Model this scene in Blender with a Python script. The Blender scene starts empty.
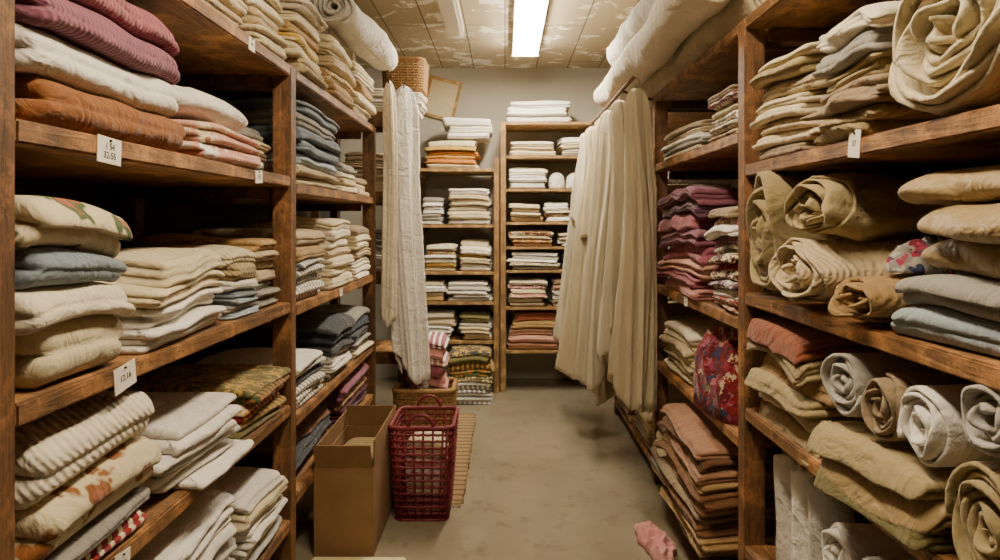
import bpy,bmesh,math,random
import numpy as np
from mathutils import Vector,Matrix
R=random.Random(11)
C=bpy.context.scene.collection
PI=math.pi
SEED=[0]
def seed():
    SEED[0]+=1; return SEED[0]*7+3
# ------------------------------------------------------------------ colours
HEX=dict(white='f0ebe1',cream='decfab',ivory='e9dec6',beige='c6b18c',tan='ae8c5b',brown='7a5334',ochre='935c2e',
 mauve='895363',rose='a6606c',peach='dba592',pink='d2928b',blue_grey='7c8790',pale_blue='a6b4bc',grey='98948b',
 dark_grey='45474b',olive='756c42',sage='8b9279',terracotta='9a573a',red='962629',maroon='56242e',yellow='c8a452',
 orange='bd7836',plum='684355',taupe='958064',khaki='a69369',green='4f5f37',black='1d1b1a',light_grey='c4c0b7',navy='333946',
 gauze='efe4c9',clay='a5785c',gold='a48a5b')
def lin(h,k=1.0):
    o=[]
    for i in (0,2,4):
        c=int(h[i:i+2],16)/255
        c=c/12.92 if c<=.04045 else ((c+.055)/1.055)**2.4
        o.append(min(1,c*k))
    return (*o,1)
def new_mat(name):
    m=bpy.data.materials.new(name); m.use_nodes=True
    nt=m.node_tree; b=nt.nodes['Principled BSDF']
    return m,nt,b
def N(nt,t,**kw):
    n=nt.nodes.new(t)
    for k,v in kw.items():
        if k in n.inputs: n.inputs[k].default_value=v
        else: setattr(n,k,v)
    return n
def mixc(nt,fac,a,b,mode='MIX'):
    n=nt.nodes.new('ShaderNodeMix'); n.data_type='RGBA'; n.blend_type=mode
    for s,v in ((n.inputs[0],fac),(n.inputs[6],a),(n.inputs[7],b)):
        if isinstance(v,bpy.types.NodeSocket): nt.links.new(v,s)
        else: s.default_value=v
    return n.outputs[2]
def ramp(nt,src,p0,p1,c0=(0,0,0,1),c1=(1,1,1,1)):
    n=nt.nodes.new('ShaderNodeValToRGB'); e=n.color_ramp.elements
    e[0].position=p0;e[1].position=p1;e[0].color=c0;e[1].color=c1
    nt.links.new(src,n.inputs[0]); return n.outputs[0]
def coords(nt,scale=(1,1,1)):
    tc=nt.nodes.new('ShaderNodeTexCoord'); mp=nt.nodes.new('ShaderNodeMapping')
    mp.inputs['Scale'].default_value=scale
    nt.links.new(tc.outputs['Object'],mp.inputs[0]); return mp.outputs[0]
def noise(nt,vec,scale,detail=3,rough=.5,dist=0):
    n=N(nt,'ShaderNodeTexNoise',Scale=scale,Detail=detail,Roughness=rough,Distortion=dist)
    nt.links.new(vec,n.inputs['Vector']); return n.outputs['Fac']
def bump(nt,h,strength,dist,prev=None):
    n=N(nt,'ShaderNodeBump',Strength=strength,Distance=dist)
    nt.links.new(h,n.inputs['Height'])
    if prev is not None: nt.links.new(prev,n.inputs['Normal'])
    return n.outputs[0]
CL={}
def cloth(spec):
    if spec in CL: return CL[spec]
    p=spec.split(':'); c=HEX[p[0]]; pat=p[1] if len(p)>1 else ''; c2=HEX[p[2]] if len(p)>2 else 'e8e0d0'
    m,nt,b=new_mat('cloth_'+spec.replace(':','_'))
    v=coords(nt)
    oi=nt.nodes.new('ShaderNodeObjectInfo')
    n3=noise(nt,v,5,4)
    col=mixc(nt,n3,lin(c,.82),lin(c,1.08))
    L=nt.links
    extra=None
    if pat in('striped','plaid'):
        w=N(nt,'ShaderNodeTexWave',Scale=9.0,Distortion=.5); w.wave_type='BANDS'; w.bands_direction='Y'; L.new(v,w.inputs[0])
        f=ramp(nt,w.outputs['Fac'],.62,.68)
        col=mixc(nt,f,col,lin(c2))
        if pat=='plaid':
            w=N(nt,'ShaderNodeTexWave',Scale=7.0,Distortion=.5); w.bands_direction='X'; L.new(v,w.inputs[0])
            f=ramp(nt,w.outputs['Fac'],.5,.56); f2=mixc(nt,f,(0,0,0,1),(.6,.6,.6,1))
            col=mixc(nt,f2,col,lin(c2,.6))
    elif pat=='floral':
        vo=N(nt,'ShaderNodeTexVoronoi',Scale=11.0); nn=N(nt,'ShaderNodeTexNoise',Scale=16.0)
        L.new(v,nn.inputs[0]); vv=mixc(nt,.12,v,nn.outputs['Color']); L.new(vv,vo.inputs['Vector'])
        f=ramp(nt,vo.outputs['Distance'],.38,.44,(1,1,1,1),(0,0,0,1))
        f2=ramp(nt,vo.outputs['Distance'],.18,.25,(1,1,1,1),(0,0,0,1))
        col=mixc(nt,f,col,lin(c2)); col=mixc(nt,f2,col,lin('b06a4e'))
    elif pat=='patterned':
        nn=N(nt,'ShaderNodeTexNoise',Scale=34.0,Detail=2.0,Distortion=1.2); L.new(v,nn.inputs['Vector'])
        f=ramp(nt,nn.outputs['Fac'],.50,.54,(1,1,1,1),(0,0,0,1))
        col=mixc(nt,f,lin(c2),col)
    elif pat=='multicoloured':
        vo=N(nt,'ShaderNodeTexVoronoi',Scale=40.0); nn=N(nt,'ShaderNodeTexNoise',Scale=30.0); L.new(v,nn.inputs[0])
        vv=mixc(nt,.08,v,nn.outputs['Color']); L.new(vv,vo.inputs['Vector'])
        sp=nt.nodes.new('ShaderNodeSeparateColor'); L.new(vo.outputs['Color'],sp.inputs[0])
        n=nt.nodes.new('ShaderNodeValToRGB'); L.new(sp.outputs[0],n.inputs[0]); n.color_ramp.interpolation='CONSTANT'
        e=n.color_ramp.elements; e[0].color=lin(c,.8); e[0].position=0; e[1].position=.5; e[1].color=lin(c2)
        for ps,hx in ((.62,'3a3f60'),(.70,'a0304c'),(.82,'cdb896'),(.9,'6a1a24')):
            q=e.new(ps); q.color=lin(hx)
        edge=ramp(nt,vo.outputs['Distance'],.62,.7,(0,0,0,1),(1,1,1,1))
        col=mixc(nt,edge,n.outputs[0],lin(c,.5))
    elif pat in('knitted','quilted','ribbed'):
        w=N(nt,'ShaderNodeTexWave',Scale={'knitted':30.,'quilted':10.,'ribbed':22.}[pat],Distortion=2.0,Detail=1.0)
        w.bands_direction={'knitted':'DIAGONAL','quilted':'Y','ribbed':'Y'}[pat]; L.new(v,w.inputs[0]); extra=w.outputs['Fac']
        col=mixc(nt,ramp(nt,extra,0,.6,(.32,.32,.32,1),(0,0,0,1)),col,lin(c,.6))
    rb=ramp(nt,oi.outputs['Random'],0,1,(.76,.74,.71,1),(1.0,1.0,1.0,1))
    col=mixc(nt,1.0,col,rb,'MULTIPLY')
    L.new(col,b.inputs['Base Color'])
    sat=p[0]=='gold'
    b.inputs['Roughness'].default_value=.5 if sat else .85; b.inputs['Sheen Weight'].default_value=.15
    b.inputs['Specular IOR Level'].default_value=.45 if sat else .2
    hs=pat=='sheer'
    h=bump(nt,noise(nt,coords(nt,(1,1,.3)) if hs else v,14 if hs else 10,3,.55,1.2),.7,.03)
    h=bump(nt,noise(nt,coords(nt,(1,.5,1)),42,3,.6,.6),.45,.008,h)
    h=bump(nt,noise(nt,v,300,2),.3,.0015,h)
    if extra is not None: h=bump(nt,extra,.45,.005,h)
    L.new(h,b.inputs['Normal'])
    if hs:
        tr=nt.nodes.new('ShaderNodeBsdfTranslucent'); L.new(col,tr.inputs[0]); mx=nt.nodes.new('ShaderNodeMixShader'); mx.inputs[0].default_value=.3
        L.new(b.outputs[0],mx.inputs[1]); L.new(tr.outputs[0],mx.inputs[2]); L.new(mx.outputs[0],nt.nodes['Material Output'].inputs[0])
    CL[spec]=m; return m
WD={}
def wood(axis='Y',c='925a2e',c2='5a3318'):
    k=(axis,c)
    if k in WD: return WD[k]
    m,nt,b=new_mat('wood_'+axis.lower())
    s={'X':(1.2,16,16),'Y':(16,1.2,16),'Z':(16,16,1.2)}[axis]
    v=coords(nt,s)
    n1=noise(nt,v,2.4,7,.7,1.4); n2=noise(nt,coords(nt),8,8,.75); n4=noise(nt,v,9,4,.7)
    col=mixc(nt,ramp(nt,n1,.3,.7),lin(c2),lin(c))
    col=mixc(nt,ramp(nt,n2,.5,.64,(0,0,0,1),(.75,.75,.75,1)),col,lin(c,2.0))
    col=mixc(nt,ramp(nt,n2,.3,.43,(.8,.8,.8,1),(0,0,0,1)),col,lin(c2,.45))
    col=mixc(nt,ramp(nt,n4,.58,.70,(0,0,0,1),(.75,.75,.75,1)),col,lin(c2,.55))
    oi=nt.nodes.new('ShaderNodeObjectInfo')
    col=mixc(nt,1.0,col,ramp(nt,oi.outputs['Random'],0,1,(.76,.76,.76,1),(1.08,1.06,1.02,1)),'MULTIPLY')
    nt.links.new(col,b.inputs['Base Color']); b.inputs['Roughness'].default_value=.6
    nt.links.new(bump(nt,n2,.35,.006,bump(nt,n1,.6,.007)),b.inputs['Normal'])
    WD[k]=m; return m
def plain(name,h,rough=.6,metal=0,em=0,k=1):
    m,nt,b=new_mat(name); b.inputs['Base Color'].default_value=lin(h,k)
    b.inputs['Roughness'].default_value=rough; b.inputs['Metallic'].default_value=metal
    v=coords(nt); n=noise(nt,v,30,3)
    nt.links.new(mixc(nt,n,lin(h,.85*k),lin(h,1.1*k)),b.inputs['Base Color'])
    if em:
        b.inputs['Emission Color'].default_value=lin(h); b.inputs['Emission Strength'].default_value=em
    return m
# ------------------------------------------------------------------ helpers
def tag(o,label=None,cat=None,group=None,kind=None):
    if label:o['label']=label
    if cat:o['category']=cat
    if group:o['group']=group
    if kind:o['kind']=kind
    return o
def addobj(name,mesh,mat=None,parent=None,loc=(0,0,0),rot=(0,0,0)):
    o=bpy.data.objects.new(name,mesh); C.objects.link(o)
    if mat and not mesh.materials: mesh.materials.append(mat)
    if parent: o.parent=parent
    o.location=loc;o.rotation_euler=rot
    return o
def empty(name,loc,rot=(0,0,0)):
    o=bpy.data.objects.new(name,None); C.objects.link(o); o.location=loc;o.rotation_euler=rot
    o.empty_display_size=.1; return o
def pymesh(name,v,f,smooth=True):
    m=bpy.data.meshes.new(name); m.from_pydata([tuple(x) for x in v],[],f); 
    bm=bmesh.new(); bm.from_mesh(m); bmesh.ops.recalc_face_normals(bm,faces=bm.faces); bm.to_mesh(m); bm.free()
    if smooth: m.polygons.foreach_set('use_smooth',[True]*len(m.polygons))
    return m
def boxmesh(sx,sy,sz,bev=.003):
    bm=bmesh.new(); bmesh.ops.create_cube(bm,size=1)
    for v in bm.verts: v.co=Vector((v.co.x*sx,v.co.y*sy,v.co.z*sz))
    if bev: bmesh.ops.bevel(bm,geom=bm.edges[:],offset=bev,segments=2,affect='EDGES')
    m=bpy.data.meshes.new('b'); bm.to_mesh(m); bm.free(); return m
def box(name,x0,x1,y0,y1,z0,z1,mat,parent=None,base=(0,0,0),bev=.003):
    m=boxmesh(x1-x0,y1-y0,z1-z0,bev)
    return addobj(name,m,mat,parent,((x0+x1)/2-base[0],(y0+y1)/2-base[1],(z0+z1)/2-base[2]))
def tubegeo(pts,r,seg=8,closed=False):
    pts=[Vector(p) for p in pts]; n=len(pts); V=[];F=[]
    up=None
    for i,p in enumerate(pts):
        a=pts[(i-1)%n] if (closed or i>0) else p; c=pts[(i+1)%n] if (closed or i<n-1) else p
        t=(c-a).normalized()
        if up is None: up=Vector((0,0,1)) if abs(t.z)<.9 else Vector((1,0,0))
        s=t.cross(up); 
        if s.length<1e-4: s=t.cross(Vector((1,0,0)))
        s.normalize(); up=s.cross(t).normalized()
        for k in range(seg):
            an=2*PI*k/seg; V.append(p+s*math.cos(an)*r+up*math.sin(an)*r)
    m=n if closed else n-1
    for i in range(m):
        for k in range(seg):
            j=(i+1)%n; F.append((i*seg+k,i*seg+(k+1)%seg,j*seg+(k+1)%seg,j*seg+k))
    if not closed:
        F.append(tuple(range(seg))[::-1]); F.append(tuple((n-1)*seg+k for k in range(seg)))
    return V,F
def merge(parts):
    V=[];F=[]
    for v,f in parts:
        o=len(V); V+=list(v); F+=[tuple(i+o for i in q) for q in f]
    return V,F
def fld(rng,k=6,lo=6,hi=24):
    K=rng.randn(k,3); K/=np.linalg.norm(K,axis=1)[:,None]; K*=rng.uniform(lo,hi,k)[:,None]; ph=rng.uniform(0,6.28,k); A=rng.uniform(.5,1,k); A/=A.sum()**.9
    return lambda P: np.sin(P@K.T+ph)@A
# ------------------------------------------------------------------ folded cloth
def slab_mesh(d,w,t,n=2,rough=1.0,rnd=1.0,ridge=0.0,sd=1,pinch=0,fbot=None,ftop=None,over=0):
    """one folded cloth: n visible layers, grouped rounded fold at +x, base at z=0.
    fbot/ftop: undulation of the lower and upper surface, shared between neighbours in a stack"""
    rng=np.random.RandomState(sd)
    rc=min(.02+.25*t,.3*d,.3*w)
    if rnd>1.2: rc=min(.3*min(d,w),.10)
    pts=[];nr=[]
    a,b=d/2,w/2
    def side(p0,p1,nn,k):
        for i in range(k):
            u=(i+.5)/k; pts.append((p0[0]+(p1[0]-p0[0])*u,p0[1]+(p1[1]-p0[1])*u)); nr.append(nn)
    def corner(cx,cy,a0,k=5):
        for i in range(k):
            an=a0+(PI/2)*i/(k-1); pts.append((cx+rc*math.cos(an),cy+rc*math.sin(an))); nr.append((math.cos(an),math.sin(an)))
    side((a,-b+rc),(a,b-rc),(1,0),20); corner(a-rc,b-rc,0)
    side((a-rc,b),(-a+rc,b),(0,1),12); corner(-a+rc,b-rc,PI/2,4)
    side((-a,b-rc),(-a,-b+rc),(-1,0),8); corner(-a+rc,-b+rc,PI,4)
    side((-a+rc,-b),(a-rc,-b),(0,-1),16); corner(a-rc,-b+rc,1.5*PI)
    P=np.array(pts);Nn=np.array(nr);M=len(P)
    wf=np.clip(Nn[:,0],0,1)**2
    ti=t/n; K=11 if n==1 else (7 if ti>.025 else (5 if n<=3 else 4))
    rings=[]
    f1=fld(rng,6,5,16); f2=fld(rng,6,5,16); f4=fld(rng,8,28,70); f5=fld(rng,5,12,30)
    g=rng.choice([2,2,3,4]) if n>2 else 2
    for i in range(n):
        sh=rng.uniform(-.006,.006,2)*rough
        pull=rng.uniform(0,.012)*rough
        pf=rng.uniform(0,.007)*rough
        for s in np.linspace(-.96,.96,K):
            z=(i+.5+s/2)*ti
            ds=ti/2*rnd*1.1*(1-math.sqrt(1-s*s))
            j=i//g; z0=g*j*ti; z1=min(n,g*j+g)*ti; sf=(2*z-z0-z1)/(z1-z0)*.98
            df=(z1-z0)/2*(rnd if rnd>1.2 else .85)*(1-math.sqrt(max(0,1-sf*sf)))+ds*.35
            de=ds*(1-wf)+df*wf+pull*(1-wf)+pf*wf
            Q=P-Nn*de[:,None]
            if pinch:
                cor=(np.abs(P[:,0])/a*np.abs(P[:,1])/b)**3
                zz=z+(t/2-z)*cor*pinch
            else: zz=np.full(M,z)
            rings.append(np.column_stack([Q[:,0]+sh[0],Q[:,1]+sh[1],zz]))
    last=rings[-1].copy(); first=rings[0].copy()
    bot=[]
    for s in (.2,.5,.75,.95):
        q=first.copy(); q[:,:2]*=s; q[:,2]=q[:,2]*s**6; bot.append(q)
    top=[]
    for s in (.97,.9,.8,.68,.54,.38,.2):
        q=last.copy(); q[:,:2]*=s; q[:,2]=t*.995+(last[:,2]-t)*s**6; top.append(q)
    allr=bot+rings+top
    V=np.concatenate(allr); nR=len(allr)
    V=np.vstack([V,[[0,0,0]],[[0,0,t]]])
    zf=np.clip(V[:,2:3]/t,0,1)[:,0]
    amp=.005*rough
    B=V.copy()
    V[:,0]+=f1(B*np.array([1,1,1.8]))*amp*1.8
    V[:,1]+=f2(B*np.array([1,1,1.6]))*amp*1.5
    e=4*zf*(1-zf)
    cr=1-2*np.abs(f5(B*np.array([1,1,2.])))**.7
    V[:,0]+=e*(f4(B)*.0016+cr*.0028)*rough; V[:,1]+=e*(f4(B+.5)*.0016)*rough
    B2=V*np.array([1,1,0])
    if fbot is not None: V[:,2]+=(1-zf)*fbot(B2)
    if ftop is not None: V[:,2]+=zf*ftop(B2)
    if ridge:
        V[:,0]+=e*ridge*.9*np.sin(B[:,1]*34+B[:,2]*60+f2(B)*2.5)
        V[:,2]+=e*ridge*.35*np.sin(B[:,1]*22+f1(B)*3)
    if over: V[:,2]-=1.1*np.maximum(0,V[:,0]-(a-over))*(1+.5*f1(B2))
    F=[]
    for r in range(nR-1):
        o=r*M
        for k in range(M):
            k2=(k+1)%M; F.append((o+k,o+k2,o+M+k2,o+M+k))
    ib=nR*M; it=ib+1
    for k in range(M):
        F.append((k,ib,(k+1)%M)); o=(nR-1)*M; F.append((o+k,o+(k+1)%M,it))
    return pymesh('folded_cloth',V,F)
KN={'towel':('folded_towel','folded towel','towel'),'blanket':('folded_blanket','folded blanket','blanket'),
 'sheet':('folded_sheet','folded bed sheet','bed sheet'),'cushion':('cushion','plump cushion','cushion'),
 'pillow':('pillow','soft pillow','pillow'),'quilt':('folded_quilt','folded quilt','quilt'),
 'satin':('satin_bundle','satin folded bundle','cloth bundle'),
 'cloth':('folded_cloth','folded cloth','cloth'),'bundle':('cloth_bundle','loosely bundled cloth','cloth bundle')}
def words(spec):
    p=spec.split(':'); s=p[0].replace('_',' ')
    if len(p)>1 : s+=' '+p[1]
    return s
def parse(s):
    out=[]
    for tk in s.split():
        kind='towel'
        if '#' in tk: tk,kind=tk.split('#')
        if '*' in kind: kind,c_=kind.split('*'); tk+='*'+c_
        tk,t=tk.split('@'); n=2; cnt=1
        if '*' in t: t,cnt=t.split('*')
        if '/' in t: t,n=t.split('/')
        if '*' in tk: tk,cnt=tk.split('*')
        out+= [(tk,float(t)/100,int(n),kind)]*int(cnt)
    return out
def stack(side,a0,a1,z,fr,dep,items,where='stacked on a wooden shelf',group='folded textiles on the shelf',rough=1.,jit=1.,ridge=0,tilt=0,over=0):
    zz=z+.001; w0=a1-a0; mid=(a0+a1)/2; prev=None
    rs=np.random.RandomState(seed())
    its=parse(items)
    ks=[R.uniform(.74,1.26) for _ in its]; tot=sum(i[1] for i in its); k0=tot/sum(i[1]*k for i,k in zip(its,ks))
    for i,(spec,t,n,kind) in enumerate(its):
        t=t*ks[i]*k0
        w=w0*R.uniform(.86,1.0); d=dep*R.uniform(.9,1.0)
        soft=kind in('cushion','pillow')
        sat=kind=='satin'
        rg=ridge if kind!='bundle' else max(ridge,.013)
        if sat: rg=.008
        if not soft and not sat and t<.056: n=max(n,int(round(t/.018)))
        k=(1.6 if kind in('bundle','satin') else 1)
        A=.0026*rough*k*min(1.6,t/.03); g1=fld(rs,5,6,20); g2=fld(rs,4,14,34); g3=fld(rs,3,3,9)
        pv=prev; dr=t*.13; aa,bb=dep/2,w0/2
        def ft(P,g1=g1,g2=g2,g3=g3,A=A,pv=pv,dr=dr,aa=aa,bb=bb): 
            v=A*1.3*g1(P)+A*.8*g2(P)
            e=np.minimum(1.3,(P[:,0]/aa)**4*.7+(P[:,1]/bb)**4*.7)
            v=v-dr*e*(1+.8*g3(P))
            if pv is not None: v=v+.86*pv(P)
            return v
        m=slab_mesh(d,w,t,1 if soft else (1 if sat else n),rough*(1.5 if k>1 else 1)*(1 if dep>.37 else .7),(1.5 if soft else (1.1 if sat else .85)),
            ridge=rg,sd=seed(),pinch=.55 if soft else (.3 if sat else 0),fbot=prev,ftop=ft,over=over)
        prev=ft
        nm,ph,cat=KN[kind]
        off=R.uniform(-.014,.014)*jit; ym=mid+R.uniform(-.5,.5)*(w0-w)*jit; ra=R.uniform(-.035,.035)*jit+tilt
        if side=='L': loc=(fr-d/2+off,ym,zz); rz=ra
        elif side=='R': loc=(fr+d/2-off,ym,zz); rz=PI+ra
        else: loc=(ym,fr+d/2-off,zz); rz=-PI/2+ra
        o=addobj(nm,m,cloth(spec),None,loc,(0,0,rz))
        tag(o,f"{words(spec)} {ph} {where}",cat,group)
        zz+=t+.0008
    return zz
# ------------------------------------------------------------------ rolls
def roll_mesh(L,Rr,turns=3,sy=1,sz=1,sd=1,rough=1.,axisn=12,r0=.012,wr=0):
    rng=np.random.RandomState(sd); pitch=(Rr-r0)/turns; t=pitch*.86
    K=int(turns*30); th=np.linspace(0,2*PI*turns,K); ph0=rng.uniform(0,6.28)
    f=fld(rng,6,8,34); f2=fld(rng,6,5,22); f3=fld(rng,6,18,50)
    xs=np.concatenate([[-L/2,-L/2+.006],np.linspace(-L/2+.03,L/2-.03,axisn),[L/2-.006,L/2]])
    V=[]
    for m,x in enumerate(xs):
        e=.55 if m in(0,len(xs)-1) else (.9 if m in(1,len(xs)-2) else 1)
        r=r0+pitch*th/(2*PI)
        ends=abs(x)/(L/2)
        tel=(np.sin(th*.5+ph0)*.006*rough+.004*rough*np.sin(th*2.3+ph0))*ends**6*np.sign(x)
        for q in (-1,1):
            rr=(r+q*t/2*e)*(1+.035*rough*np.sin(2*th+x*6+ph0)+.02*rough*np.sin(3*th-x*9))
            Y=rr*np.cos(th+ph0)*sy; Z=rr*np.sin(th+ph0)*sz
            P=np.column_stack([x+tel,Y,Z]); 
            c=(1-2*np.abs(f3(P*np.array([.7,1,1])))**.7)*wr
            P[:,1]+=f(P)*.0035*rough+c*np.cos(th+ph0); P[:,2]+=f2(P)*.0035*rough+c*np.sin(th+ph0)
            V.append(P)
    V=np.concatenate(V); V[:,2]-=V[:,2].min()
    F=[];S=len(xs)
    idx=lambda m,q,k:(m*2+q)*K+k
    for m in range(S-1):
        for k in range(K-1):
            for q in (0,1): F.append((idx(m,q,k),idx(m,q,k+1),idx(m+1,q,k+1),idx(m+1,q,k)))
        for k in (0,K-1): F.append((idx(m,0,k),idx(m,1,k),idx(m+1,1,k),idx(m+1,0,k)))
    for m in (0,S-1):
        for k in range(K-1): F.append((idx(m,0,k),idx(m,0,k+1),idx(m,1,k+1),idx(m,1,k)))
    return pymesh('rolled_cloth',V,F)
def roll(x,y,z,spec,Rr,L,turns=3,sy=1,sz=1,rz=0,ry=0,rx=0,kind='rolled_towel',ph='rolled towel',cat='towel',where='on a wooden shelf',group='rolled textiles on the shelf',rough=1.,wr=0.002,axisn=12):
    m=roll_mesh(L,Rr,turns,sy,sz,seed(),rough,axisn,wr=wr)
    o=addobj(kind,m,cloth(spec),None,(x,y,z+.001),(rx,ry,rz))
    return tag(o,f"{words(spec)} {ph} {where}",cat,group)
# crumpled heap with sharp creases
def heap(x,y,z,a,b,h,spec,label,name='crumpled_cloth',cat='cloth',rz=0,flat=.7,cr=1.0,group=None):
    rng=np.random.RandomState(seed()); f=fld(rng,6,10,26); f2=fld(rng,6,18,44); f3=fld(rng,6,40,100); Rn,M=44,140; V=[]
    for r in range(Rn+1):
        v=r/Rn
        for k in range(M):
            p=2*PI*k/M; rad=math.sin(v*PI/2)**.8; 
            V.append((a*rad*math.cos(p),b*rad*math.sin(p),h*max(0,math.cos(v*PI/2))**flat))
    V=np.array(V); q=V*(.2/math.sqrt(a*b)); n=f(q); c1=1-2*np.abs(f2(q))**.6; c2=1-2*np.abs(f3(q))**.6
    s=1+(.20*n+.09*c1)*cr; V[:,0]*=s; V[:,1]*=s
    zf=V[:,2]/h
    V[:,2]+=zf*(c1*.24*cr+c2*.08*cr+n*.2*cr)*h
    V[:,2]=np.maximum(V[:,2],0)
    F=[(r*M+k,r*M+(k+1)%M,(r+1)*M+(k+1)%M,(r+1)*M+k) for r in range(Rn) for k in range(M)]
    F.append(tuple(Rn*M+k for k in range(M)))
    m=pymesh('crumpled',V,F)
    o=addobj(name,m,cloth(spec),None,(x,y,z+.001),(0,0,rz)); return tag(o,label,cat,group)
# draped hanging cloth
def drape_mesh(h,a0,a1,b0,b1,k=7,amp=.18,sd=1,lean=(0,0),hem=.04,p=1.0,neck=.35,rows=54,M=240,sway=.02):
    rng=np.random.RandomState(sd); ph=rng.uniform(0,6.28,12); V=[]
    cusp=lambda x:1-2*abs(math.sin(x/2))**.8
    for r in range(rows+1):
        v=r/rows; g=min(1,neck+(1-neck)*(v/.07)**.6) if v<.07 else 1
        a=(a0+(a1-a0)*v**p)*g*(1+.10*math.sin(5*v+ph[10])*v); b=(b0+(b1-b0)*v**p)*g
        am=amp*(.55+.6*v**.5)
        sx=sway*math.sin(3.4*v+ph[6])*min(1,v*3); tw=1.0*math.exp(-v*3.5)
        for i in range(M):
            f=2*PI*i/M
            fw=f+.34*math.sin(f+1.6*v+ph[7])+.16*math.sin(3*f-1.8*v+ph[8])+.10*math.sin(3.5*v+ph[9])
            w=.6*cusp(k*fw+ph[0]+.5*v+tw)+.25*math.sin((k+3)*fw+ph[2]+.8*v-tw)+.30*cusp((2*k+3)*fw+ph[3]-1.0*v+2*tw)*min(1,.35+v)
            w+=.14*math.sin(14*v+3*f+ph[11])*math.exp(-((v-.3)/.3)**2)
            q=1+am*w
            if v<.07: z=-h*.07*(v/.07)**1.3
            else: z=-h*v+(hem*math.sin(f+ph[4])+hem*.5*math.sin(3*f+ph[5])+hem*.25*w)*v**6
            V.append((a*q*math.cos(f)+lean[0]*v**1.5+sx,b*q*math.sin(f)+lean[1]*v,z))
    F=[(r*M+k2,r*M+(k2+1)%M,(r+1)*M+(k2+1)%M,(r+1)*M+k2) for r in range(rows) for k2 in range(M)]
    return pymesh('drape',V,F)
def solid(o,t=.003):
    md=o.modifiers.new('thickness','SOLIDIFY'); md.thickness=t; md.offset=0
# ------------------------------------------------------------------ room
XW=1.38; YB=5.87; ZC=2.6; YF=-.9
def wallmat(name,h,c2,scale=3,rough=.8):
    m,nt,b=new_mat(name); v=coords(nt); n=noise(nt,v,scale,6,.6); n2=noise(nt,v,.9,3)
    c=mixc(nt,ramp(nt,n,.3,.75),lin(h),lin(c2)); c=mixc(nt,ramp(nt,n2,.35,.7,(0,0,0,1),(.4,.4,.4,1)),c,lin(h,.85))
    nt.links.new(c,b.inputs['Base Color']); b.inputs['Roughness'].default_value=rough
    nt.links.new(bump(nt,noise(nt,v,60,3),.15,.004),b.inputs['Normal']); return m
wm=wallmat('painted_wall','aea797','bcb5a6'); wd=wallmat('dim_wall','35332e','413f39')  # dim_wall colour darkened to cut bounce and deepen shade in the shelf recesses
st=lambda o:tag(o,kind='structure')
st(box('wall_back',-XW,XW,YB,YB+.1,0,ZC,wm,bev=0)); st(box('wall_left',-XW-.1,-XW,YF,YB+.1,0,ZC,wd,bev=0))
st(box('wall_right',XW,XW+.1,YF,YB+.1,0,ZC,wallmat('side_wall','4f4a41','5a554a'),bev=0)); st(box('wall_front',-XW,XW,YF-.1,YF,0,ZC,wd,bev=0))  # right wall colour also darkened, for deeper shade behind the stacks
# floor
m,nt,b=new_mat('concrete_floor'); v=coords(nt); n=noise(nt,v,1.8,6,.6,.3); n2=noise(nt,v,9,7,.72); n3=noise(nt,v,.8,4)
c=mixc(nt,ramp(nt,n,.25,.78),lin('7b705c'),lin('948973')); c=mixc(nt,ramp(nt,n2,.54,.70,(0,0,0,1),(.5,.5,.5,1)),c,lin('544937'))
c=mixc(nt,ramp(nt,n3,.45,.75,(0,0,0,1),(.3,.3,.3,1)),c,lin('aba088'))
nt.links.new(c,b.inputs['Base Color']); nt.links.new(ramp(nt,n,.3,.75,(.06,.06,.06,1),(.22,.22,.22,1)),b.inputs['Roughness'])
b.inputs['Specular IOR Level'].default_value=.9
nt.links.new(bump(nt,n2,.05,.002),b.inputs['Normal'])
st(box('floor',-XW-.1,XW+.1,YF-.1,YB+.1,-.1,0,m,bev=0))
# ceiling: peeling boards
m,nt,b=new_mat('peeling_boards'); v=coords(nt)
sep=N(nt,'ShaderNodeMapping'); sep.inputs['Rotation'].default_value=(0,0,PI/2); nt.links.new(v,sep.inputs[0])
br=N(nt,'ShaderNodeTexBrick',**{'Scale':1.0,'Mortar Size':.004,'Brick Width':2.1,'Row Height':.26}); nt.links.new(sep.outputs[0],br.inputs['Vector'])
br.inputs['Color1'].default_value=lin('c3b598'); br.inputs['Color2'].default_value=lin('b5a586'); br.inputs['Mortar'].default_value=lin('64543c')
n=noise(nt,v,4.2,8,.68,.5)
c=mixc(nt,ramp(nt,n,.54,.58),br.outputs['Color'],lin('f6f2e8')); c=mixc(nt,br.outputs['Fac'],c,lin('64543c'))
nt.links.new(c,b.inputs['Base Color']); b.inputs['Roughness'].default_value=.75
nt.links.new(bump(nt,n,.2,.006),b.inputs['Normal'])
st(box('ceiling',-XW-.1,XW+.1,YF-.1,YB+.1,ZC,ZC+.1,m,bev=0))
# ------------------------------------------------------------------ light fixtures
warm=plain('lit_diffuser','fff2da',.4,0,108); warm2=plain('lit_diffuser_warm','ffeccc',.4,0,64)
dull=plain('fixture_metal','d8d1c0',.5)
def fixture(x,y0,y1,z,lit,label,w=.17):
    e=empty('ceiling_light',(x,(y0+y1)/2,z)); tag(e,label,'ceiling light')
    B=(x,(y0+y1)/2,z)
    box('housing',x-w/2-.012,x+w/2+.012,y0,y1,z+.022,z+.069,dull,e,B)
    box('diffuser',x-w/2,x+w/2,y0+.02,y1-.02,z,z+.022,lit,e,B,.006)
    for ya in (y0-.012,y1): box('end_cap',x-w/2-.014,x+w/2+.014,ya,ya+.012,z-.002,z+.069,dull,e,B)
fixture(.15,3.7,5.15,2.53,warm,'long lit fluorescent fixture mounted on the board ceiling')
fixture(.05,.55,2.05,2.53,warm2,'lit fluorescent ceiling fixture above the aisle')
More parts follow.
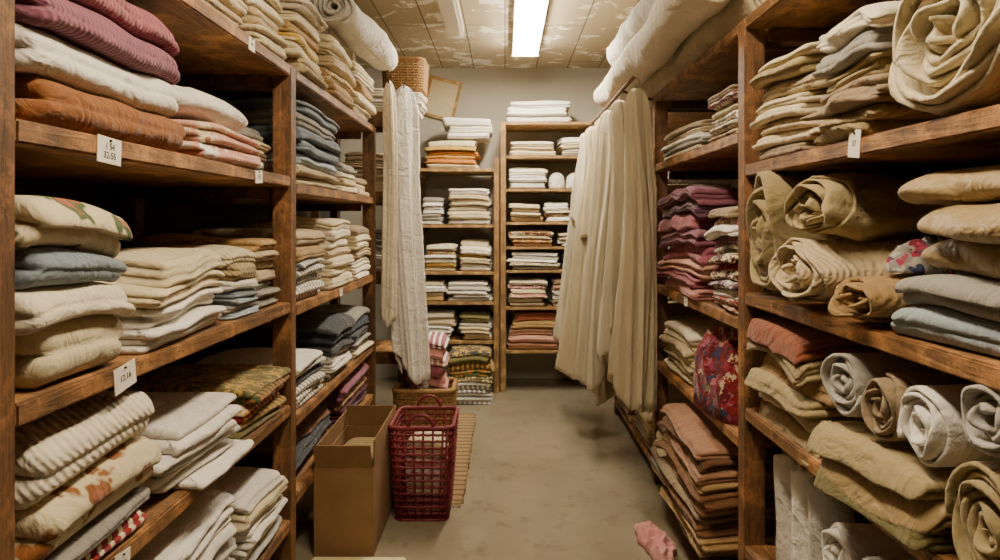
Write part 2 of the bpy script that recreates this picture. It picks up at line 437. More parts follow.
fixture(-.33,3.2,4.65,2.54,plain('unlit_diffuser','e0dacb',.4),'narrow unlit fluorescent fixture on the board ceiling',.09)
# ------------------------------------------------------------------ shelving
P=.065
def unit(axis,front,back,posts,boards,height,label,th=.038,p=P,cleats=True,pal=(('875c34','3a2512'),('9c6d3d','4a3118'),('684526','352110'))):
    """axis Y: boards run along Y, front/back are X.  axis X: run along X, front/back are Y"""
    s=1 if front>back else -1
    mid=(posts[0]+posts[-1])/2
    base=((front+back)/2,mid,0) if axis=='Y' else (mid,(front+back)/2,0)
    e=empty('shelving_unit',base); tag(e,label,'shelving')
    wz=wood('Z',*pal[0]); wb=wood(axis,*pal[1]); wx=wood('X' if axis=='Y' else 'Y',*pal[2])
    def bx(nm,f0,f1,a0,a1,z0,z1,mt):
        f0,f1=min(f0,f1),max(f0,f1)
        if axis=='Y': return box(nm,f0,f1,a0,a1,z0,z1,mt,e,base,.004)
        return box(nm,a0,a1,f0,f1,z0,z1,mt,e,base,.004)
    for a in posts:
        bx('post',front,front-s*p,a,a+p,0,height,wz); bx('post',back,back+s*p,a,a+p,0,height,wz)
    for bd in boards:
        z,i=bd[0],bd[1]; a0=posts[i]+p+.001; a1=posts[i+1]-.001
        bx('shelf_board',front+(s*bd[2] if len(bd)>2 else 0),back+s*.002,a0,a1,z-th,z,wb)
        if cleats:
            bx('cleat',front-s*(p+.004),back+s*(p+.004),a0,a0+.025,z-th-.04,z-th-.001,wx)
            bx('cleat',front-s*(p+.004),back+s*(p+.004),a1-.025,a1,z-th-.04,z-th-.001,wx)
    return e
unit('Y',-.75,-1.36,[1.01,2.45,4.0],[(1.86,0),(1.47,0),(1.03,0),(.67,0),(.27,0),(1.86,1),(1.45,1),(1.01,1),(.61,1),(.33,1)],1.86,
  'long dark-stained timber shelving unit packed with folded textiles')
unit('Y',.75,1.36,[.70,2.19,3.5,4.75],[(1.95,0),(1.49,0),(1.09,0),(.73,0),(.3,0),(1.95,1),(1.6,1),(1.0,1),(.62,1),(.1,1),(1.95,2),(1.3,2),(.7,2),(.1,2)],1.95,
  'long orange-brown timber shelving unit filled with blankets and rolls')
pal2=(('a07c4e','6e502c'),('b08c5a','7d5c34'),('8c6c40','5e4324'))
unit('Y',-.61,-1.2,[4.32,4.8],[(2.0,0),(1.5,0),(1.0,0),(.5,0)],2.14,'narrow open timber rack with a basket on top',p=.05)
unit('X',5.35,5.83,[-.70,-.085],[(1.72,0),(1.29,0),(.93,0),(.70,0),(.40,0)],1.80,'small timber shelving unit against the end wall',th=.025,p=.04,pal=pal2)
unit('X',5.38,5.83,[-.035,.78],[(2.08,0),(1.82,0),(1.565,0),(1.31,0),(1.12,0),(.94,0),(.655,0),(.32,0)],2.08,'tall timber shelving unit standing against the end wall',th=.022,p=.042,cleats=False,pal=pal2)
# ------------------------------------------------------------------ LEFT textiles
G='folded textiles on the long timber shelving'
xf=-.765
SH='stacked on a timber shelf'
# board 1.86 bay 1
stack('L',1.25,1.7,1.86,xf,.5,'beige@6/3#blanket tan@6/3#blanket cream@6/3#blanket',SH,G)
stack('L',1.74,2.12,1.86,xf,.5,'beige:ribbed@5/2#blanket cream@5/2 khaki@5/2#blanket cream:ribbed@5/3 ivory@5/2',SH,G,1.6)
stack('L',2.15,2.44,1.86,xf+.01,.5,'cream@6/3#blanket beige@5/2 ivory@6/2 cream@6/2',SH,G,1.6)
# bay 2
stack('L',2.53,2.95,1.86,xf+.02,.5,'beige:ribbed@6/3#blanket cream@5/2#blanket yellow:striped:cream@4/2 tan@4/2#blanket cream@5/3#blanket ivory@4/2',SH,G,1.8)
stack('L',2.98,3.42,1.86,xf+.03,.5,'tan@6/3#blanket cream:striped:tan@5/2 beige@6/2#blanket khaki@4/2#blanket cream@6/2#blanket',SH,G,1.8)
stack('L',3.45,3.97,1.86,xf+.03,.5,'beige@6/3#blanket cream@6/2#blanket tan@5/2#blanket ivory:ribbed@6/2#blanket cream@4/2#blanket',SH,G,1.8)
kb=dict(kind='rolled_blanket',ph='rolled blanket',cat='blanket',where='lying along the top of blanket stacks',group='rolled blankets on top of the stacks',axisn=24)
roll(-.72,3.50,2.155,'white',.085,.95,4,1.1,.9,rz=PI/2-.06,rough=2.2,wr=.006,**kb)
roll(-.93,3.48,2.155,'ivory',.09,.95,4,1,.95,rz=PI/2,rough=2.0,wr=.005,**kb)
roll(-.83,3.50,2.315,'white',.07,.80,4,1,.95,rz=PI/2-.04,rough=2.0,wr=.005,**kb)
# board 1.47
stack('L',1.09,1.69,1.47,xf+.015,.46,'ochre@8.5/2#blanket white@9/2#blanket mauve:ribbed@8/2#blanket rose:ribbed@7/2#blanket',SH,G,2.0,.8)
stack('L',1.72,2.18,1.47,xf+.015,.42,'peach:floral:white@4/2#quilt peach:floral:cream@4/2#quilt white@11#pillow',SH,G,1.6)
stack('L',2.21,2.44,1.47,xf-.05,.42,'grey@4/2 taupe@4/2 beige@4/2 grey@4/2',SH,G)
stack('L',2.56,3.2,1.45,xf+.02,.45,'cream@4/2#towel beige:ribbed@4/2 pale_blue@5/2 blue_grey@5/2 blue_grey:ribbed@5/2 grey@5/2 blue_grey@4/2',SH,G,1.6)
stack('L',3.25,3.6,1.45,xf,.42,'cream@3.5/2 beige@3.5/2 ivory@3.5/2 grey@4/2',SH,G)
stack('L',3.63,3.97,1.45,xf,.42,'beige@3.5/2 cream@3.5/2 taupe@3/2',SH,G)
# board 1.03
stack('L',1.09,1.43,1.03,xf+.02,.46,'cream@10/2#blanket ivory@8/2#blanket blue_grey@6.5/2#blanket cream:floral:green@8/2#quilt',SH,G,1.9,.8)
stack('L',1.46,1.93,1.03,xf+.015,.4,'white@5/2#sheet white@5/2#sheet cream@6/2#blanket cream@5/2#blanket',SH,G,2.2,1.3,tilt=.05)
stack('L',1.97,2.2,1.03,xf,.44,'pale_blue@2.4/2 grey@2.4/2 pale_blue@2.4/2 blue_grey@2.4/2 white@2.4/2 khaki:knitted@4/2#blanket cream:knitted@4/2#blanket',SH,G,1.3)
stack('L',2.22,2.44,1.03,xf-.02,.44,'grey@3/2*3 beige:ribbed@3.5/2*3 tan@3.5/2',SH,G,1.3)
stack('L',2.53,2.98,1.01,xf+.01,.42,'white:striped:grey@3.2/2*2 grey:striped:white@3.2/2*2 white:striped:blue_grey@3.2/2 tan@5.7/2#blanket beige@5.7/2#blanket',SH,G,1.5)
stack('L',3.05,3.5,1.01,xf+.01,.42,'cream@4.5/2*3 beige:ribbed@4.5/2 ivory@4.5/2*2 cream@4/2',SH,G,1.4)
stack('L',3.54,3.97,1.01,xf+.01,.42,'ivory@4/2*3 beige@4.5/2 cream@4/2*2 taupe@4/2',SH,G,1.4)
# board .67
stack('L',1.09,1.53,.67,xf+.02,.46,'red:striped:cream@4/2#quilt grey@3.5/2#blanket cream:floral:ochre@11/2#quilt ivory:knitted@10/2#blanket',SH,G,1.7,.7)
stack('L',1.57,1.99,.67,xf+.02,.42,'white@2.3/1*3 light_grey@2.3/1 white@2.3/1*3',SH,G,1.8,2.2,tilt=-.05)
stack('L',2.03,2.44,.67,xf+.03,.44,'olive@2.6/1 brown:plaid:yellow@2.6/1 red:striped:yellow@2.4/1 orange:patterned:cream@2.4/1 green:plaid:orange@2.6/1 olive:patterned:yellow@2.4/1',SH,G,1.6,1.8)
stack('L',2.53,2.98,.61,xf,.42,'white:striped:grey@3/1*3 dark_grey@3/1 light_grey@3/1 white@3/1',SH,G,1.3)
stack('L',3.03,3.48,.61,xf+.01,.42,'grey@4/2 white@4/2 light_grey@4/2 dark_grey@4/2 navy@5/2 dark_grey@5/2',SH,G,1.7)
stack('L',3.52,3.97,.61,xf+.01,.42,'cream@4/2 grey@5/2 dark_grey@5/2 navy@5/2 grey@4/2',SH,G,1.7)
# board .27
stack('L',1.09,1.5,.27,xf+.0,.44,'grey@5/2*2 light_grey@5/2*2 white@5/2',SH,G,1.4,.6)
stack('L',1.53,1.98,.27,xf+.01,.42,'white@4/2*3 light_grey@4/2 white@4.5/2*3',SH,G,1.8)
stack('L',2.02,2.42,.27,xf+.02,.42,'light_grey@3.5/2 white@3.5/2*3 cream@3.5/2 white@3.5/2',SH,G,1.8)
stack('L',2.53,3.2,.33,xf-.02,.42,'maroon@5/2 dark_grey@5/2 brown@5/2',SH,G,1.6)
stack('L',3.3,3.97,.33,xf,.42,'plum@4/2 maroon@5/2 tan:patterned:brown@5/2 mauve@5/2',SH,G,1.8)
# ------------------------------------------------------------------ RIGHT near bay
xr=.765
stack('R',1.76,2.16,1.49,xr,.42,'taupe@3.4/2 cream@3.6/2 beige@3.6/2 cream@3.6/2*2 beige:ribbed@3.6/2 khaki@3.6/2 cream@3.6/2',SH,G,1.6)
stack('R',1.40,1.72,1.49,xr-.02,.42,'khaki:knitted@5/2#bundle taupe@6/2#bundle khaki@5.8/2#bundle grey@5/2 ivory@5.8/2#bundle',SH,G,2.0,1.3)
def rb(x,y,z,spec,Rr,L,turns,sy,sz,rough=1.8,ra=0,wr=.008,**k):
    roll(x,y,z,spec,Rr,L,turns,sy,sz,rz=PI+ra,kind='rolled_blanket',ph='rolled blanket',cat='blanket',where='showing its coiled end on a shelf',group='rolled blankets on the shelf',rough=rough,wr=wr,**k)
rb(xr+.21,1.20,1.49,'cream',.165,.46,8,1.02,.74,3.2,.08,.012)
rb(xr+.24,1.16,1.735,'ivory',.12,.44,6,1.15,.6,3.4,-.1,.012)
rb(xr+.22,.88,1.49,'ivory',.14,.46,6,1.0,.85,3.0,0,.010)
# board 1.09
rb(xr+.20,2.02,1.09,'khaki',.15,.44,8,.85,1.0,3.4,0,.010)
rb(xr+.18,1.72,1.09,'beige:knitted',.12,.44,7,1.15,.66,3.8,-.1,.012)
rb(xr+.20,1.74,1.262,'khaki',.11,.42,7,1.25,.58,4.2,.12,.014)
rb(xr+.10,1.485,1.09,'tan:knitted',.062,.27,4,1.1,.9,3.4,.2,.006)
heap(xr+.12,1.45,1.205,.085,.05,.065,'light_grey:multicoloured:plum','crumpled grey and plum multicoloured cloth on a rolled blanket',cr=1.2)
stack('R',.82,1.385,1.09,xr-.01,.46,'pale_blue@6/2#blanket grey@5/2#blanket gold@7#satin gold@7#satin gold@7#satin',SH,G,1.6)
# board .73
stack('R',1.68,2.16,.73,xr-.02,.44,'khaki@4/2#blanket beige@5.8/2#blanket khaki@4/2#blanket tan@5.8/2#blanket khaki@5.7/2#blanket terracotta@4/2#blanket',SH,G,1.9,1.3,over=.02)
stack('R',1.20,1.655,.73,xr-.05,.5,'olive@4/2#blanket gold@4.5/2#blanket khaki@4.5/2#blanket',SH,G,1.5,.7,tilt=.03,over=.032)
for (y,z,s,r,tn) in ((1.565,.868,'light_grey',.076,5),(1.41,.868,'mauve',.064,5),(1.275,.868,'white',.068,5),
                     (1.10,.73,'khaki',.094,6),(.91,.73,'khaki',.09,5),(1.10,.925,'light_grey',.068,4),(.95,.915,'taupe',.07,4)):
    roll(xr+.2,y,z,s if s!='mauve' else 'taupe',r,.42,tn,rz=PI,rough=1.6,wr=.003)
# board .3
for (y,s,r) in ((2.09,'white',.055),(1.97,'white',.06),(1.845,'light_grey',.057)):
    m=roll_mesh(.3,r,3,1,1,seed(),2.6,wr=.004); m.transform(Matrix.Translation((0,0,-r))); m.transform(Matrix.Rotation(PI/2,4,'Y')); m.transform(Matrix.Translation((0,0,.157)))
    o=addobj('rolled_towel',m,cloth(s),None,(xr+.09,y,.302)); tag(o,words(s)+' rolled towel standing upright on the low shelf','towel','upright rolled towels on the low shelf')
for (y,z,s,r) in ((1.70,.3,'white',.08),(1.54,.3,'light_grey',.075),(1.37,.3,'white',.085),(1.19,.3,'white',.08),(1.62,.455,'white',.075),(1.45,.46,'light_grey',.07),(1.02,.3,'cream',.08)):
    roll(xr+.2,y,z,s,r,.4,4,rz=PI,rough=1.8,wr=.003)
# tops
stack('R',1.5,2.0,1.95,.74,.5,'ivory@6/2#bundle white@6/2#bundle',SH,G,2.2)
# far bay
stack('R',2.32,2.66,1.6,xr,.4,'beige:patterned:brown@3/2 ivory:patterned:grey@3/2 taupe:patterned:white@3/2 cream@3/2 rose:patterned:white@3/2 taupe@3/2',SH,G,1.3)
stack('R',2.72,3.4,1.6,xr,.4,'cream@2.5/2 grey@2.5/2 white@2.5/2 beige@2.5/2 taupe@2.5/2',SH,G)
stack('R',2.28,2.62,1.0,xr-.01,.4,'beige:patterned:red@3/2 red:patterned:cream@3/2 white@3/2 plum:patterned:white@3.2/2 cream:patterned:maroon@3/2 red@3/2 maroon:patterned:cream@3/2 grey:patterned:white@3/2 mauve@3/2 white@3/2 rose:patterned:cream@3/2 taupe@3/2',SH,G,1.6)
stack('R',2.68,3.42,1.0,xr-.03,.42,'pink@4/2 rose@5/2 peach@5.7/2 rose@6/2#blanket mauve@6/2#blanket rose@6/2#blanket plum@6/2#blanket mauve@6/2#blanket',SH,G,2.6,1.3)
stack('R',2.85,3.42,.62,xr-.01,.42,'cream@3.2/2 khaki@3.2/2 cream@3.2/2*2 beige@3.2/2 cream@3.2/2 ivory@3/2',SH,G,1.6)
heap(xr+.13,2.56,.62,.19,.21,.27,'red:multicoloured:rose','bulging crumpled red multicoloured cloth bag on the shelf','cloth_bag','bag',flat=.45,cr=.7)
stack('R',2.38,3.08,.1,.665,.46,'brown@4/2#blanket tan@4/2#blanket*2 brown@4/2#blanket taupe@4/2#blanket clay@4/2#blanket brown@3.6/2#blanket tan@3.6/2#blanket clay@3.6/2#blanket brown@3.6/2#blanket clay@3.6/2#blanket',SH,G,1.9)
stack('R',3.12,3.46,.1,.72,.42,'cream@4/2 grey@4/2 taupe@4/2 cream@4/2 beige@4/2 brown@4/2',SH,G,1.3)
stack('R',3.6,4.1,.1,.74,.42,'brown@5/2 taupe@5/2 khaki@5/2 beige@5/2',SH,G,1.3)
stack('R',4.15,4.7,.1,.74,.42,'tan@5/2 brown@5/2 beige@5/2',SH,G,1.3)
for z in (.7,1.3): 
    stack('R',3.62,4.12,z,xr+.02,.42,'cream@4/2*3 beige@4/2*2 white@4/2',SH,G); stack('R',4.18,4.7,z,xr+.02,.42,'white@4/2*3 khaki@4/2*2',SH,G)
# long fabric bolts resting on rail and top board, running down the aisle
kw=dict(kind='fabric_bolt',ph='long fabric bolt',cat='fabric bolt',where='lying along the shelf top',group='long fabric bolts on the shelf top',axisn=44)
roll(.665,3.34,2.0,'ivory',.092,2.2,5,rz=PI/2,rough=1.8,wr=.005,**kw)
roll(.862,3.38,1.951,'cream',.095,2.3,5,rz=PI/2,rough=1.5,wr=.004,**kw)
roll(.690,3.05,2.185,'white',.080,1.9,5,rz=PI/2+.03,rough=1.8,wr=.005,**kw)
roll(1.075,3.35,1.951,'ivory',.098,2.3,5,rz=PI/2,rough=1.5,wr=.004,**kw)
roll(.915,3.2,2.155,'cream',.09,1.9,5,rz=PI/2,rough=1.5,wr=.004,**kw)
roll(1.275,3.4,1.951,'beige',.085,2.3,5,rz=PI/2,rough=1.5,wr=.004,**kw)
# ------------------------------------------------------------------ BACK units
G2='small folded textiles on the end wall shelving'
def sb(x0,x1,z,items,yf=5.37,dep=.36,**k): stack('B',x0,x1,z,yf,dep,items,'on the end wall shelving',G2,1.4,1.4,**k)
sb(.0,.53,2.08,'white@6/2#blanket white@6/2#blanket white@6/2#blanket',5.4)
sb(.02,.40,1.82,'cream@4/2 beige@4/2 ivory@4/2',5.4); sb(.42,.76,1.82,'light_grey@5/2 cream@5.7/2 white@4/2',5.4)
sb(.02,.33,1.565,'white@5.7/2*2 ivory@5/2',5.4)
for x in (.405,.54,.675): 
    heap(x,5.48,1.565,.064,.062,.125,'white','round white cloth ball on the end wall shelving','cloth_ball','cloth',flat=.5,cr=.12,group='white cloth balls on the end wall shelving')
sb(.02,.29,1.31,'beige@4/2 cream@3/2 taupe@4/2 cream@3/2',5.4); sb(.30,.53,1.31,'white@4/2 beige:patterned:brown@3/2 cream@3/2 white@5.7/2',5.4); sb(.54,.76,1.31,'light_grey@4/2 cream@5.7/2 white@3/2',5.4)
sb(.02,.38,1.12,'brown@3/2 orange:patterned:cream@3/2 beige@3/2 brown:patterned:cream@3/2',5.4); sb(.40,.76,1.12,'white@3/2*2 cream@4/2',5.4)
sb(.02,.43,.94,'light_grey@2.7/2 cream:patterned:grey@2.7/2 white@2.7/2 light_grey@2.7/2 white@2.7/2',5.4); sb(.44,.76,.94,'cream@4/2 grey@3/2 taupe@4/2',5.4)
sb(.02,.34,.655,'taupe@3.5/2 cream@3.5/2 pink:patterned:cream@3.5/2 cream@3.5/2 rose:patterned:cream@3.5/2 ivory@3/2',5.4); sb(.36,.75,.655,'white@3.5/2 taupe@3.5/2 light_grey@3.5/2*2 peach@3.5/2 taupe@3.5/2',5.4)
sb(.02,.48,.32,'clay@6/2#blanket peach@6/2#blanket clay@5/2#blanket tan@6/2#blanket terracotta@5/2#blanket',5.4)
# left small unit
sb(-.62,-.2,1.72,'cream@3.5/2 orange@4/2 yellow:patterned:orange@3.5/2 orange@3.5/2 yellow@3.5/2 cream@4/2',5.37)
sb(-.50,-.1,1.955,'white@6/2#blanket ivory@5/2#blanket white@6/2#blanket',5.42)
sb(-.45,-.1,1.29,'light_grey@4/2 cream@5.7/2 ivory@4/2 cream@5.7/2 beige@4/2 white@5/2',5.37); sb(-.645,-.47,1.29,'light_grey@3/2*3 white@3/2*3 grey@3/2',5.37)
sb(-.64,-.37,.93,'cream@3/2 yellow@3/2 ivory@4/2 white@3/2 cream:patterned:orange@3/2 ivory@5/2',5.37); sb(-.36,-.1,.93,'white@5.7/2 cream@5/2 yellow@3/2 ivory@5.7/2 cream@4/2',5.37)
sb(-.64,-.46,.70,'tan@4/2 cream@4/2 white@4/2 cream@3/2',5.37); sb(-.45,-.1,.70,'white@3/2 light_grey@3/2 white@3/2 light_grey@3/2 white@3/2',5.37)
sb(-.64,-.38,.40,'white@5.7/2*2 cream@5/2 ivory@5/2',5.37); sb(-.36,-.1,.40,'cream@5/2*2 white@5/2 olive@5/2',5.37)
# floor piles in front of the end shelving
FL='piled on the concrete floor'; G3='textiles piled on the floor beside the end shelving'
stack('B',-.42,-.08,0,5.02,.3,'white:striped:grey@3/2 light_grey@3/2 white@3/2 grey:striped:white@3/2*2 white@3/2 olive:patterned:cream@4/2 green:patterned:orange@4/2 brown:plaid:yellow@4/2 olive@4/2 dark_grey:patterned:yellow@3.5/2',FL,G3,1.6)
HM='inside the wicker hamper'
stack('B',-.625,-.345,.012,4.18,.24,'taupe@6/2#blanket brown@5.8/2#blanket tan@6/2#blanket beige@6/2#blanket taupe@6/2#blanket pink@6/2 rose@6/2 pink:striped:white@6/2 pink@6/2 rose:striped:white@5/2',HM,'folded textiles piled in the hamper',2.2)
# crumpled pink cloth
heap(.605,2.80,0,.055,.15,.045,'pink','small crumpled pink cloth lying on the concrete floor',rz=.1,flat=.45,cr=1.9)
# straw mat
def mat_mesh(w,l):
    rng=np.random.RandomState(5); parts=[]; n=int(l/.010)
    for i in range(n):
        y=-l/2+i*l/n; j=rng.uniform(-.006,.006)
        parts.append(tubegeo([(-w/2+j,y,.005),(-w/4,y+rng.uniform(-.001,.001),.006),(w/4,y,.0055),(w/2+j+rng.uniform(0,.014),y,.005)],.0051,5))
    for i in range(26):   # fringe at both ends
        for s in (-1,1):
            x=-w/2+w*(i+.5)/26; parts.append(tubegeo([(x,s*l/2,.005),(x+rng.uniform(-.006,.006),s*(l/2+.025),.004),(x+rng.uniform(-.01,.01),s*(l/2+.045),.003)],.0018,5))
    V,F=merge(parts); return pymesh('mat',V,F)
mm,nt,b=new_mat('straw'); v=coords(nt); w_=N(nt,'ShaderNodeTexWave',Scale=5.0,Distortion=1.2); w_.bands_direction='Y'; nt.links.new(v,w_.inputs[0])
nt.links.new(mixc(nt,ramp(nt,w_.outputs['Fac'],.55,.9),lin('9a7f56'),lin('6d5238')),b.inputs['Base Color']); b.inputs['Roughness'].default_value=.8
o=addobj('straw_mat',mat_mesh(.20,1.5),mm,None,(-.305,4.0,0)); tag(o,'narrow fringed woven straw mat lying on the concrete floor','mat')
# ------------------------------------------------------------------ cardboard box
def cardboard(x0,x1,y0,y1,h):
    cb,nt,b=new_mat('cardboard'); v=coords(nt,(1,1,1)); n=noise(nt,v,9,4)
    nt.links.new(mixc(nt,n,lin('75532f'),lin('927048')),b.inputs['Base Color']); b.inputs['Roughness'].default_value=.85
    nt.links.new(bump(nt,noise(nt,coords(nt,(1,1,25)),20,2),.15,.002),b.inputs['Normal'])
    base=((x0+x1)/2,(y0+y1)/2,0); e=empty('cardboard_box',base); tag(e,'open brown cardboard box on the floor beside the shelving','box')
    t=.006; V=[];F=[]
    X,Y=(x1-x0)/2,(y1-y0)/2
    for (a,bb) in ((X,Y),(X-t,Y-t)):
        for z in ((0.001,h) if a==X else (t,h)):
            V+=[(-a,-bb,z),(a,-bb,z),(a,bb,z),(-a,bb,z)]
    for k in range(4):
        k2=(k+1)%4; F+=[(k,k2,4+k2,4+k),(8+k2,8+k,12+k,12+k2),(4+k,4+k2,12+k2,12+k)]
    F+=[(3,2,1,0),(8,9,10,11)]
    addobj('box_body',pymesh('bb',V,F,False),cb,e)
    def flap(nm,w,L,loc,rot):
        m=boxmesh(w,L,.005,.001); m.transform(Matrix.Translation((0,L/2+.002,0))); addobj(nm,m,cb,e,loc,rot)
    flap('flap',2*X-.01,.10,(0,-Y,h),(math.radians(70),0,PI)); flap('flap',2*X-.01,.10,(0,Y,h),(math.radians(100),0,0))
    flap('flap',2*Y-.02,.10,(X,0,h),(math.radians(90),0,-PI/2)); flap('flap',2*Y-.02,.08,(-X,0,h),(math.radians(95),0,PI/2))
cardboard(-.748,-.515,2.74,3.3,.35)
stack('L',2.80,3.24,.008,-.54,.19,'tan@9/2#blanket brown@9/2#blanket brown@8/2#blanket olive:plaid:tan@7/2#blanket','inside the open cardboard box','textiles in the cardboard box',1.2,.3)
# ------------------------------------------------------------------ baskets
def rrect(a,b,r,n=8):
    out=[]
    for cx,cy,s in ((a-r,b-r,0),(-a+r,b-r,1),(-a+r,-b+r,2),(a-r,-b+r,3)):
        for i in range(n):
            an=s*PI/2+PI/2*i/(n-1); out.append((cx+r*math.cos(an),cy+r*math.sin(an)))
    res=[]
    for i in range(len(out)):
        p,q=out[i],out[(i+1)%len(out)]; d=math.hypot(q[0]-p[0],q[1]-p[1]); k=max(1,int(d/.02))
        for j in range(k): res.append((p[0]+(q[0]-p[0])*j/k,p[1]+(q[1]-p[1])*j/k))
    return res
def basket(x,y,z,a,b,h,taper,label,mat,rings,rt,name='woven_basket',handles=True,weave=.004,ribs=34):
    e=empty(name,(x,y,z)); tag(e,label,'basket')
    parts=[]
    def P2(p,v): s=taper+(1-taper)*v; return (p[0]*s,p[1]*s,.006+h*v)
    base=rrect(a,b,min(a,b)*.3)
    for i in range(rings):
        v=i/(rings-1); 
        pts=[]
        for k,p in enumerate(base):
            q=P2(p,v); w=1+ (weave if (k+i)%2 else -weave)/min(a,b); pts.append((q[0]*w,q[1]*w,q[2]))
        parts.append(tubegeo(pts,rt,6,True))
    step=len(base)/ribs
    for k in range(ribs):
        p=base[int(k*step)%len(base)]; parts.append(tubegeo([P2(p,0),P2(p,.5),P2(p,1)],rt*.9,6))
    V,F=merge(parts); addobj('basket_wall',pymesh('w',V,F),mat,e)
    bb=[P2(p,0) for p in base]; n=len(bb)
    V=[(q[0],q[1],.0) for q in bb]+[(q[0],q[1],.008) for q in bb]
    F=[tuple(range(n))[::-1],tuple(range(n,2*n))]+[(i,(i+1)%n,n+(i+1)%n,n+i) for i in range(n)]
    addobj('basket_base',pymesh('w',V,F,False),mat,e)
    V,F=tubegeo([P2(p,1) for p in base],rt*1.8,8,True); addobj('rim',pymesh('w',V,F),mat,e)
    if handles:
        for s in (-1,1):
            pts=[(math.cos(t)*.055,s*b*1.0,h+math.sin(t)*.06+.004) for t in np.linspace(0,PI,14)]
            V,F=tubegeo(pts,.007,8); addobj('handle',pymesh('w',V,F),mat,e)
    return e
basket(-.365,3.2,0,.138,.17,.41,.80,'red open-weave basket with loop handles standing on the floor',plain('red_strap','6e161d',.6),15,.0056,ribs=34,weave=.006)
stack('L',3.09,3.31,.015,-.265,.20,'rose@8/2 cream@8/2 pink:striped:white@8/2 cream@8/2','inside the red basket','textiles in the red basket',1.2,.3)
wick=plain('wicker','8f693b',.7)
basket(-.485,4.30,0,.175,.16,.30,.92,'low brown wicker hamper standing on the floor',wick,16,.0095,'wicker_hamper',False,.005,40)
# tops of left narrow rack
stack('L',4.39,4.785,2.0,-.53,.44,'ivory@5/2 white@5/2 ivory@5/2','on top of the narrow rack','textiles on the narrow rack',1.8,.5)
stack('L',4.40,4.78,1.5,-.67,.4,'cream@5/2*3 beige@5/2*2',SH,'textiles on the narrow rack',jit=.5); stack('L',4.40,4.78,1.0,-.67,.4,'white@5/2*3 grey@5/2*2',SH,'textiles on the narrow rack',jit=.5)
basket(-.65,4.58,2.157,.13,.15,.18,.92,'brown wicker basket on top of folded white cloths',wick,12,.0078,'wicker_basket',False,.005,40)
# picture frame on the wall
e=empty('picture_frame',(-.53,5.855,2.34),(0,math.radians(14),0)); tag(e,'plain tan wooden picture frame hung crooked on the wall','picture frame')
fm=wood('X','c39a5e','9a7340')
for nm,x0,x1,z0,z1 in (('frame_rail',-.14,.14,.145,.17),('frame_rail',-.14,.14,-.17,-.145),('frame_rail',-.14,-.115,-.145,.145),('frame_rail',.115,.14,-.145,.145)):
    m=boxmesh(x1-x0,.022,z1-z0,.003); addobj(nm,m,fm,e,((x0+x1)/2,0,(z0+z1)/2))
addobj('backing',boxmesh(.23,.008,.29,.001),plain('kraft','d8c8a0',.8),e,(0,.004,0))
o=box('flat_parcel',-.74,-.38,2.44,2.70,.0,.02,plain('yellowed_paper','d8cc9c',.7),bev=.005); tag(o,'flat yellowed paper parcel lying on the floor','parcel')
# ------------------------------------------------------------------ rail & garments
mt=plain('dark_steel','3a3632',.4,.8)
RX=.60; RY=3.85; wr_=wood('Y','7a5230','432a14')
e=empty('hanging_rail',(RX,RY,1.985)); tag(e,'wooden hanging rail bracketed off the shelving unit','clothes rail')
V,F=tubegeo([(0,-.58,0),(0,0,0),(0,.95,0)],.009,10); addobj('rail_rod',pymesh('r',V,F),wr_,e)
for yy in (-.3,.9):
    V,F=tubegeo([(0,yy,-.012),(.06,yy,-.035),(.149,yy,-.055)],.007,8); addobj('bracket',pymesh('r',V,F),wr_,e)
wire=plain('hanger_wire','8c7a5c',.4,.3)
def garment(x,y,h,a0,a1,b0,b1,spec,label,k=6,amp=.2,lean=(0,0),sleeve=False,ztop=1.985,name='hanging_garment',rz=0,hem=.04,p=1):
    e=empty(name,(x,y,ztop),(0,0,rz)); tag(e,label,'garment','cream garments on the hanging rail')
    hook=[(0+.018*math.sin(t),0,.018*math.cos(t)-.001) for t in np.linspace(-1.9,PI,14)]+[(0,0,-.045)]
    V1=tubegeo(hook,.0022,6); V2=tubegeo([(-a0*.9,0,-.085),(0,0,-.045),(a0*.9,0,-.085),(0,0,-.09),(-a0*.9,0,-.085)],.0028,6)
    V,F=merge([V1,V2]); addobj('hanger',pymesh('h',V,F),wire,e)
    o=addobj('garment_body',drape_mesh(h,a0,a1,b0,b1,k,amp,seed(),lean,hem,p),cloth(spec),e,(0,0,-.04)); solid(o)
    if sleeve:
        for s in (-1,1):
            o=addobj('sleeve',drape_mesh(h*.42,.04,.06,.03,.045,3,.35,seed(),(s*.02,-.03),.03,rows=26,M=80,neck=.6),cloth(spec),e,(s*a0*.8,-.02,-.09)); solid(o,.003)
garment(.625,3.34,1.45,.052,.10,.05,.09,'cream:sheer','long cream linen gown hanging from the rail',6,.42,(-.01,0),False,hem=.07)
garment(.60,3.66,1.22,.05,.085,.05,.08,'gauze:sheer','shorter ivory drape hanging from the rail',6,.40,(.0,0),hem=.10)
garment(.60,4.0,1.48,.06,.115,.05,.10,'gauze:sheer','long pale gauze drape hanging from the rail',7,.40,(-.05,0),hem=.08,p=.9)
garment(.60,4.32,1.60,.06,.14,.05,.12,'cream:sheer','flared cream muslin gown hanging from the rail',7,.42,(-.12,0),True,hem=.10,p=1.3)
garment(.60,4.66,1.40,.08,.14,.05,.10,'gauze:sheer','cream lace gown hanging from the rail',7,.40,(-.14,0),True,hem=.09)
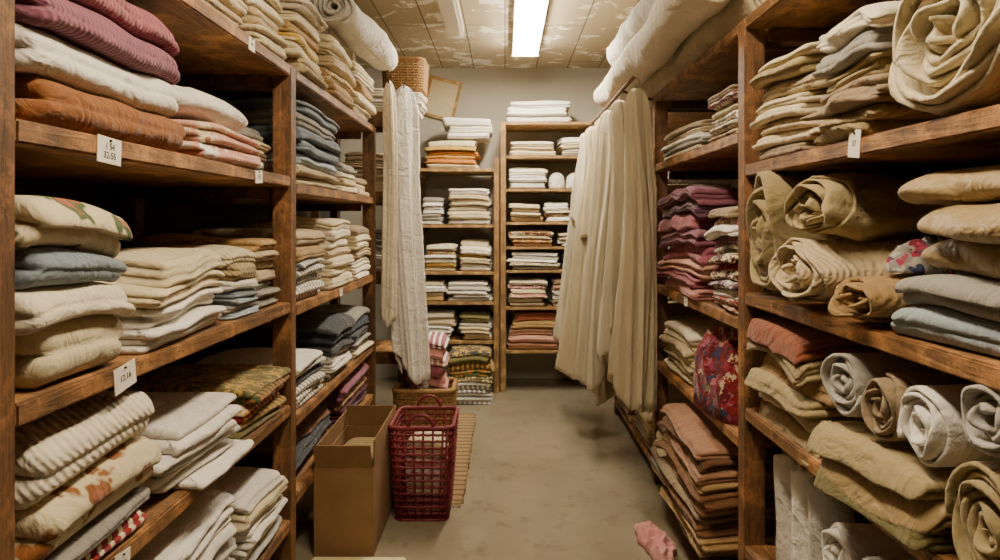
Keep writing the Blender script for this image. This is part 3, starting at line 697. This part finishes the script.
# cloths hanging at rack
for (x,y,h,a0,a1,sp,lb,ln,b1,k,am,hm) in ((-.60,4.18,1.72,.075,.095,'white','long white cotton cloth hanging from a rack hook',.035,.06,6,.36,.09),(-.665,4.02,1.35,.03,.045,'ivory','narrow ivory cotton cloth hanging from a rack hook',-.0,.03,5,.3,.04)):
    e=empty('hanging_cloth',(x,y,2.13)); tag(e,lb,'cloth','cotton cloths hanging from the rack')
    V,F=tubegeo([(0,4.32-y,-.03),(0,.05,-.03),(0,.0,-.03),(0,-.02,-.02),(0,-.025,0)],.005,8); addobj('hook',pymesh('h',V,F),mt,e)
    o=addobj('cloth_body',drape_mesh(h,a0,a1,.035,b1,k,am,seed(),(ln,0),hm,.8,sway=.008,neck=.2),cloth(sp),e,(0,0,-.01)); solid(o)
# ------------------------------------------------------------------ paper tags
pm=plain('paper_tag','efe8d6',.8); ink=plain('ink','2a2622',.7)
def ptag(side,y,z,lines,w=.062,h=.046,tilt=0):
    x=-.75 if side=='L' else .75; s=1 if side=='L' else -1
    e=empty('paper_tag',(x+s*.0012,y,z),(0,math.radians(tilt),PI/2*s))
    tag(e,'small handwritten white paper tag pinned to the shelf edge','label','paper tags on the shelf edges')
    addobj('tag_card',boxmesh(w,.0016,h,.0004),pm,e)
    V,F=tubegeo([(-.0,-.001,h*.38),(-.0,-.004,h*.38)],.0025,8); addobj('pin',pymesh('p',V,F),mt,e)
    for i,l in enumerate(lines):
        cu=bpy.data.curves.new('t','FONT'); cu.body=l; cu.size=.018; cu.align_x='CENTER'; cu.align_y='CENTER'; cu.extrude=.0002
        to=bpy.data.objects.new('t',cu); C.objects.link(to)
        dg=bpy.context.evaluated_depsgraph_get(); me=bpy.data.meshes.new_from_object(to.evaluated_get(dg)); bpy.data.objects.remove(to)
        addobj('writing',me,ink,e,(0,-.0014,(.007 if len(lines)>1 else 0)-i*.017),(PI/2,0,0))
ptag('L',1.325,1.445,['1 54','32-55'],.08,.05,3); ptag('L',2.13,1.447,['215'],.06,.038,-4)
ptag('L',1.38,1.005,['12.16'],.078,.05,-8); ptag('L',2.07,1.835,['48'],.05,.04); ptag('L',1.37,.64,['125'],.055,.05,5)
ptag('R',1.50,1.478,['27'],.05,.06,8); ptag('L',3.2,.99,['33'],.05,.036); ptag('R',2.9,.98,['14'],.05,.036)
# ------------------------------------------------------------------ world, camera
w=bpy.data.worlds.new('world'); bpy.context.scene.world=w; w.use_nodes=True
w.node_tree.nodes['Background'].inputs[0].default_value=(1,.85,.65,1); w.node_tree.nodes['Background'].inputs[1].default_value=.03
cam=bpy.data.cameras.new('camera'); co=bpy.data.objects.new('camera',cam); C.objects.link(co)
co.location=(0,0,1.31); co.rotation_euler=(PI/2,0,0); cam.sensor_width=36; cam.lens=25.2; cam.shift_y=-.058; cam.shift_x=-.005; cam.clip_start=.05
bpy.context.scene.camera=co
